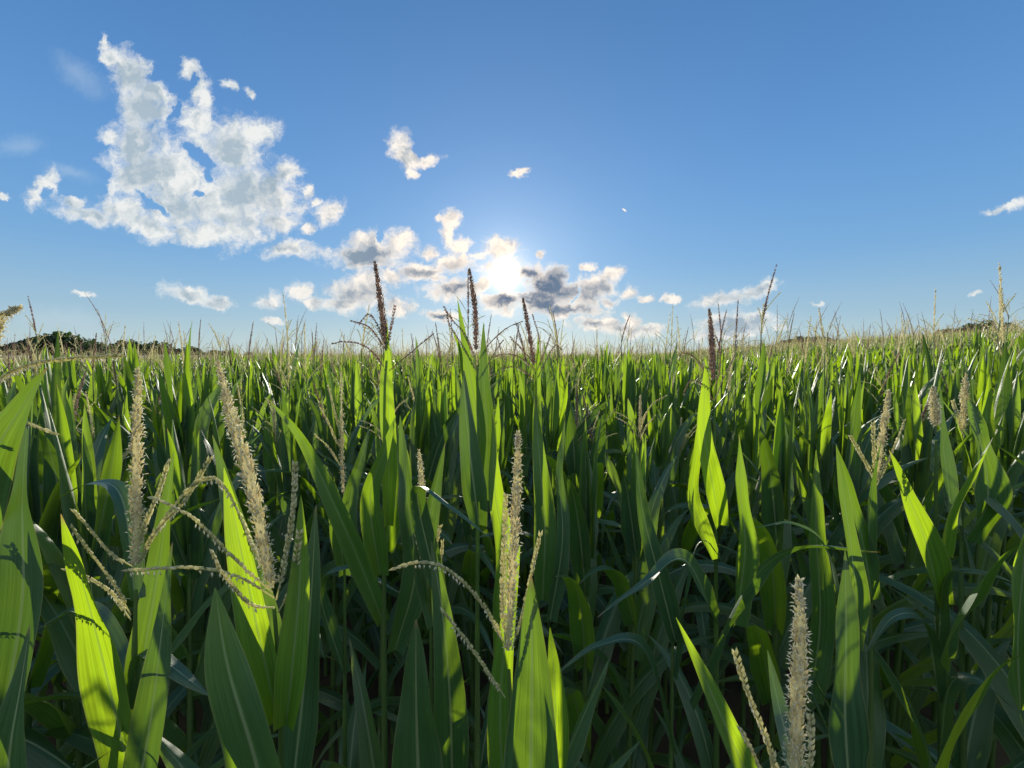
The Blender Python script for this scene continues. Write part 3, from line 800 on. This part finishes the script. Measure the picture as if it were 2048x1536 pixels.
hero('corn plant whose short fluffy tassel tops a bare stem, far right foreground',
     [(1882,1560,1.05),(1876,1250,1.05),(1872,1080,1.05),(1872,880,1.05)],
     [(1872,850,1.05),(1869,810,1.05),(1866,775,1.05)], .0090, [],
     [([(1880,1210,1.05),(1850,1080,1.0),(1810,980,.97),(1778,900,.96)], .075, .3, .3, .3),
      ([(1878,1110,1.05),(1900,1020,1.0),(1945,940,.97),(1986,875,.96)], .058, .3, -.4, .4, .6, .9),
      ([(1905,1050,1.1),(1895,960,1.12),(1885,880,1.14),(1880,770,1.15)], .05, .3, .2, .3),
      ([(1880,1320,1.0),(1920,1220,.92),(1990,1130,.86),(2060,1075,.82)], .085, .7, .5, .3, .6, .3),
      ([(1878,1400,1.05),(1850,1250,1.0),(1790,1232,.97),(1730,1310,.94)], .06, 1.35, .2, .25, .6, .05),
      ([(1876,1300,1.05),(1890,1160,1.02),(1950,1140,.98),(2030,1165,.94)], .05, 1.35, .2, .25, .6, .05),
      ([(1880,1500,1.05),(1900,1370,1.0),(1960,1360,.96),(2030,1420,.92)], .07, 1.3, .2, .25, .6, .05)],
     seed=32, scount=220, anth=.6)
hero('corn plant with small fluffy tassel between broad lit leaves at the far right',
     [(1925,1560,1.18),(1922,1200,1.18),(1925,900,1.18)],
     [(1926,860,1.18),(1928,800,1.18),(1932,750,1.18)], .0075, [
     [(1926,870,1.18),(1915,830,1.17),(1905,800,1.17)]],
     [([(1930,1080,1.18),(1975,1000,1.14),(1960,880,1.14),(1935,790,1.16)], .10, .1, .2, .25),
      ([(2040,1420,.86),(2035,1280,.82),(2045,1150,.82),(2060,1000,.84)], .09, .2, .2, .3)],
     seed=33, scount=200)
hero('corn plant at the left edge, its tassel bending over in a long arc',
     [(-60,1500,.66),(-50,1150,.66),(-40,850,.66),(-30,780,.66)],
     [(-30,780,.66),(-20,700,.66),(0,640,.66),(38,615,.66)], .0080, [
     [(-40,800,.66),(20,745,.60),(110,718,.57),(245,712,.55)],
     [(-40,860,.66),(10,825,.62),(60,850,.6),(110,870,.6)]],
     [([(10,1420,.62),(45,1200,.58),(45,1000,.58),(55,828,.60)], .075, .1, .15, .25, .6, .0),
      ([(-60,1100,.6),(-20,930,.55),(40,820,.54),(95,735,.54)], .075, .3, .3, .3, .6, .25),
      ([(0,1700,.56),(20,1500,.54),(40,1380,.54),(60,1250,.55)], .06, .2, .2, .3, .6, .1)],
     seed=34, scount=260)
hero('leafy corn plant without visible tassel whose wide leaf arches between two front tassels',
     [(1340,1600,1.15),(1345,1300,1.15),(1350,1150,1.15)], None, .005, [],
     [([(1350,1280,1.15),(1320,1160,1.10),(1285,1020,1.08),(1272,893,1.08)], .062, .2, .2, .3),
      ([(1430,1240,1.1),(1370,1120,1.0),(1290,1165,.94),(1195,1235,.9)], .060, 1.0, .5, .3, .6, .1),
      ([(1380,1400,1.1),(1490,1180,1.0),(1600,1095,.95),(1760,1104,.92)], .075, .9, .9, .3, .6, .1),
      ([(1620,1400,1.2),(1640,1240,1.2),(1632,1060,1.2),(1632,900,1.22)], .085, .1, .2, .3),
      ([(1345,1500,1.15),(1290,1300,1.1),(1200,1290,1.05),(1110,1350,1.0)], .06, 1.35, .2, .25, .6, .05),
      ([(1345,1350,1.15),(1380,1130,1.12),(1410,1080,1.1),(1450,1130,1.06)], .055, 1.3, .2, .25, .6, .05)],
     seed=35)
hero('leafy corn plant with wide dark leaves in the lower right gap beside the fat tassel',
     [(1700,1700,.92),(1700,1450,.92),(1695,1250,.92)], None, .005, [],
     [([(1700,1600,.9),(1690,1430,.86),(1692,1260,.86),(1690,1100,.88)], .09, .1, .2, .2, .6, .05),
      ([(1705,1300,.92),(1712,1200,.90),(1700,1080,.90),(1672,890,.92)], .05, .3, .4, .3, .6, .3),
      ([(1860,1560,.9),(1920,1430,.86),(1990,1340,.82),(2060,1300,.8)], .085, .8, .5, .3),
      ([(1700,1520,.92),(1650,1400,.9),(1620,1365,.88),(1665,1480,.84)], .05, 1.3, .2, .25, .6, .05),
      ([(1698,1380,.92),(1660,1120,.98),(1590,1050,1.0),(1510,1055,1.02)], .045, 1.35, .2, .25, .6, .05)],
     seed=36)


# --------------------------------------------------------- rows of the field
rngF = np.random.default_rng(11)
ROW, GAP = 0.68, 0.155
ROT = R(9)
def row_points(rmin, rmax, keep=1.0, half=1.42):
    n = int(rmax * 1.7 / ROW) + 2; k = int(rmax * 1.7 / GAP) + 2
    i = np.arange(-n, n); j = np.arange(-k, k)
    I, J = np.meshgrid(i, j, indexing='ij')
    X = J * GAP + rngF.normal(0, 0.035, I.shape); Y = I * ROW + 0.12 + rngF.normal(0, 0.03, I.shape)
    x = X * math.cos(ROT) - Y * math.sin(ROT); y = X * math.sin(ROT) + Y * math.cos(ROT)
    x = x.ravel(); y = y.ravel(); r = np.hypot(x, y)
    ok = (r >= rmin) & (r < rmax) & (y > 0.3) & (np.abs(x) < half * y + 0.35) & (rngF.random(len(x)) < keep)
    return x[ok], y[ok], r[ok]

px_, py_, pr_ = row_points(0.0, 9.0)
hx = np.array(HERO_XY) if HERO_XY else np.zeros((0, 2))
ok = np.ones(len(px_), bool)
for (a, b) in HERO_XY:
    ok &= np.hypot(px_ - a, py_ - b) > 0.17
    if b < 1.0:
        ok &= ~((np.abs(px_ - a) < 0.11) & (py_ < b + 0.95))
ok &= (py_ > 1.0) | ((np.abs(px_) > 0.95) & (py_ > 0.62))
px_, py_, pr_ = px_[ok], py_[ok], pr_[ok]
order = np.argsort(pr_)
N_IND = 282
ind = order[:N_IND]
R_CUT = float(pr_[order[N_IND]])

NEARV = [build_parts(np.random.default_rng(100 + i), 0, 1.89 + 0.03 * (i % 6), 10, i % 2 == 0) for i in range(8)]
MIDV = [build_parts(np.random.default_rng(200 + i), 1, 1.94 + 0.03 * (i % 7), 10, i % 5 < 3) for i in range(14)]
def make_proto(parts):
    return [(nm, g.mesh(nm, mats)) for nm, g, mats in parts]
NEARM = [make_proto(p) for p in NEARV]; MIDM = [make_proto(p) for p in MIDV]

FIRST = {}
def zone_label(x, y):
    """how deep in the field a plant stands and what it stands under"""
    a = x / y
    side = ('by the left edge of the photo' if a < -0.75 else 'under the big white cloud' if a < -0.3 else 'left of the sun' if a < -0.03
            else 'under the sun' if a < 0.12 else 'right of the sun' if a < 0.55 else 'on the rising right side of the field')
    r = math.hypot(x, y)
    band = ('just behind the front tassels' if r < 2.2 else 'in the near rows' if r < 3.6 else 'in the middle rows' if r < 5.2 else 'in the farther rows')
    return band, side
for k, i in enumerate(ind):
    x, y, r = float(px_[i]), float(py_[i]), float(pr_[i])
    key = ('n', int(rngF.integers(len(NEARM)))) if r < 2.6 else ('m', int(rngF.integers(len(MIDM))))
    if r < 2.0: key = ('n', key[1] | 1)
    rz = float(rngF.uniform(0, 2 * math.pi)); s = float(rngF.normal(1.0, 0.035))
    band, side = zone_label(x, y)
    lab = 'green corn plant ' + band + ', ' + side
    root0 = FIRST.get(key)
    if root0 is None:
        root = plant_root('corn_plant', x, y, lab, 'corn plants ' + band + ' ' + side, rz, s)
        for nm, me in (NEARM if key[0] == 'n' else MIDM)[key[1]]:
            link(nm, me, root)
        FIRST[key] = root
    else:
        root = root0.copy(); COL.objects.link(root)
        root.location = (x, y, float(ground_z(x, y))); root.rotation_euler = (0, 0, rz); root.scale = (s, s, s)
        root['label'] = lab; root['group'] = 'corn plants ' + band + ' ' + side
        for ch in root0.children:
            c = ch.copy(); COL.objects.link(c); c.parent = root

# --------------------------------------------------------- the rest of the field: one instanced mass
def joined(parts):
    g = Geo(); mats = []
    for nm, q, ms in parts:
        for v, f, uv_, r_, mi in zip(q.v, q.f, q.uv, q.r, q.mi): pass
        off = len(mats); mats += ms
        for v, f, uv_, r_, mi in zip(q.v, q.f, q.uv, q.r, q.mi):
            g.v.append(v); g.f.append(f + g.n); g.uv.append(uv_); g.r.append(r_); g.mi.append(mi + off)
        g.n += q.n
    return g, mats

def proto_collection(name, lst):
    c = bpy.data.collections.new(name)
    for i, parts in enumerate(lst):
        g, mats = joined(parts)
        o = bpy.data.objects.new('corn_plant_pattern_%02d' % i, g.mesh('corn_plant_pattern', mats)); c.objects.link(o)
    return c

LOD2 = [build_parts(np.random.default_rng(300 + i), 2, 1.95 + 0.025 * (i % 7), 10, i % 5 < 3) for i in range(12)]
LOD3 = [build_parts(np.random.default_rng(400 + i), 3, 1.95 + 0.025 * (i % 7), 7, i % 3 != 0) for i in range(10)]
C_MID = proto_collection('mid_patterns', LOD2 + MIDV[:0]); C_FAR = proto_collection('far_patterns', LOD3)

def scatter_object(name, x, y, coll, nvar, label, cat):
    me = bpy.data.meshes.new(name)
    z = ground_z(x, y); n = len(x)
    me.vertices.add(n); me.vertices.foreach_set('co', np.stack([x, y, z], 1).ravel())
    for nm, ty, val in (('rz', 'FLOAT', rngF.uniform(0, 6.283, n)), ('sc', 'FLOAT', np.clip(rngF.normal(1.0, 0.04, n), .88, 1.12)), ('vi', 'INT', rngF.integers(0, nvar, n))):
        a = me.attributes.new(nm, ty, 'POINT'); a.data.foreach_set('value', val)
    o = link(name, me); o['kind'] = 'stuff'; o['label'] = label; o['category'] = cat
    ng = bpy.data.node_groups.new(name, 'GeometryNodeTree')
    ng.interface.new_socket('Geometry', in_out='INPUT', socket_type='NodeSocketGeometry')
    ng.interface.new_socket('Geometry', in_out='OUTPUT', socket_type='NodeSocketGeometry')
    a = ng.nodes.new('NodeGroupInput'); b = ng.nodes.new('NodeGroupOutput')
    ci = ng.nodes.new('GeometryNodeCollectionInfo'); ci.inputs[0].default_value = coll
    ci.inputs['Separate Children'].default_value = True; ci.inputs['Reset Children'].default_value = True
    ip = ng.nodes.new('GeometryNodeInstanceOnPoints'); ip.inputs['Pick Instance'].default_value = True
    def attr(nm, ty):
        q = ng.nodes.new('GeometryNodeInputNamedAttribute'); q.data_type = ty; q.inputs[0].default_value = nm
        return q.outputs['Attribute']
    cx = ng.nodes.new('ShaderNodeCombineXYZ'); ng.links.new(attr('rz', 'FLOAT'), cx.inputs[2])
    sx = ng.nodes.new('ShaderNodeCombineXYZ'); s_ = attr('sc', 'FLOAT')
    for q in range(3): ng.links.new(s_, sx.inputs[q])
    ng.links.new(a.outputs[0], ip.inputs['Points']); ng.links.new(ci.outputs[0], ip.inputs['Instance'])
    ng.links.new(attr('vi', 'INT'), ip.inputs['Instance Index'])
    ng.links.new(cx.outputs[0], ip.inputs['Rotation']); ng.links.new(sx.outputs[0], ip.inputs['Scale'])
    ng.links.new(ip.outputs[0], b.inputs[0])
    md = o.modifiers.new('scatter', 'NODES'); md.node_group = ng
    return o

rest = order[N_IND:]
x2, y2, _ = row_points(9.0, 22.0)
xm = np.concatenate([px_[rest], x2]); ym = np.concatenate([py_[rest], y2])
x3, y3, r3 = row_points(22.0, 60.0, 0.42)
GAPs = GAP
x4, y4, r4 = row_points(60.0, 150.0, 0.09)
scatter_object('corn_field', xm, ym, C_MID, 12, 'dense mass of tasselled corn beyond the nearer rows', 'corn field')
scatter_object('distant_corn_field', np.concatenate([x3, x4]), np.concatenate([y3, y4]), C_FAR, 10, 'far corn field running to the horizon with pale tassels', 'corn field')

# --------------------------------------------------------- far trees and a pale field
def make_tree(x, y, h, wdt, seed, label, group, base=0.0):
    rng = np.random.default_rng(seed)
    root = bpy.data.objects.new('tree', None); COL.objects.link(root); root.location = (x, y, base)
    root['label'] = label; root['category'] = 'tree'; root['group'] = group
    g = Geo()
    tube(g, [(0, 0, 0), (rng.normal(0, .1), 0, h * .3), (rng.normal(0, .3), 0, h * .75)], [h * .03, h * .022, h * .006], 7)
    lobes = []
    for i in range(int(rng.integers(7, 12))):
        a = rng.uniform(0, 6.28); rr = rng.uniform(0, .42) * wdt; zz = rng.uniform(.36, .86) * h
        rr *= 1.1 - abs(zz / h - .5)
        c = np.array([rr * math.cos(a), rr * math.sin(a), zz]); lobes.append((c, rng.uniform(.13, .26) * wdt))
        tube(g, [(0, 0, h * rng.uniform(.2, .4)), c * np.array([.5, .5, .8]), c], [h * .012, h * .008, h * .002], 5)
    link('trunk', g.mesh('trunk', [M_BARK]), root)
    g = Geo(); n = 2600
    li = rng.integers(0, len(lobes), n); C0 = np.array([lobes[i][0] for i in li]); RR = np.array([lobes[i][1] for i in li])
    d = nrm(rng.normal(0, 1, (n, 3))); C = C0 + d * (RR * rng.uniform(.35, 1.08, n) ** .7)[:, None] * np.array([1, 1, .72])
    A = nrm(rng.normal(0, 1, (n, 3))); B = nrm(np.cross(A, rng.normal(0, 1, (n, 3)))); s = (wdt * .028 * rng.uniform(.6, 1.5, n))[:, None]
    V = np.stack([C - A * s, C + B * s * .8, C + A * s, C - B * s * .8], 1).reshape(-1, 3)
    g.add(V, np.arange(4 * n).reshape(n, 4), rnd=np.repeat(rng.random(n), 4))
    link('crown', g.mesh('crown', [M_CROWN], False), root)

def at_px(px, Yd): return ray(px, 712).x * Yd
TREES = [(-30,690,80),(25,687,85),(60,683,80),(105,672,95),(128,664,95),(165,684,80),(200,686,80),(240,681,85),(275,683,80),(305,680,75),(330,688,75),
         (388,690,52),(425,700,46),(455,702,40),(500,706,36),(545,706,36),(585,705,34),(615,708,30)]
tr = random.Random(5)
for k, (px, top, wpx) in enumerate(TREES):
    Yd = 170 + tr.uniform(-12, 30)
    base = -1.0
    h = (712 - top) / FPX * Yd * 0.72 + CAM_H - base
    which = ['dark broad tree in the far treeline at the left edge', 'tallest dark tree of the far left treeline', 'low dark tree in the thinning far treeline left of centre'][0 if px < 105 or 140 < px < 340 else (1 if px < 140 else 2)]
    make_tree(at_px(px, Yd), Yd, h, wpx / FPX * Yd * 1.25, 700 + k, which, 'far treeline on the left', base)
RT = [(1580,692,36),(1608,684,40),(1640,686,42),(1668,689,30),(1900,672,50),(1935,664,60),(1965,657,62),(2000,664,60),(1715,692,40),(1210,711,12)]
for k, (px, top, wpx) in enumerate(RT):
    Yd = 150 + tr.uniform(-8, 20)
    x = at_px(px, Yd); base = float(ground_z(x, Yd)) - 0.5
    h = (712 - top + 15) / FPX * Yd + CAM_H - base
    which = 'small dark tree on the right skyline above the corn' if px < 1800 else 'dark tree rising behind the corn at the right edge'
    make_tree(x, Yd, max(h, 3), wpx / FPX * Yd, 800 + k, which, 'trees on the right skyline', base)

g = Geo()
xs = np.linspace(at_px(-60, 150), at_px(520, 150), 40); ys = np.linspace(140, 158, 4)
XX, YY = np.meshgrid(xs, ys, indexing='ij')
ZZ = 0.9 + (YY - 140) * 0.105 + 0.15 * np.sin(XX * .2)
V = np.stack([XX, YY, ZZ], -1).reshape(-1, 3)
F = [(i * 4 + j, (i + 1) * 4 + j, (i + 1) * 4 + j + 1, i * 4 + j + 1) for i in range(39) for j in range(3)]
g.add(V, F)
o = link('dry_field', g.mesh('dry_field', [M_DRY])); o['kind'] = 'structure'
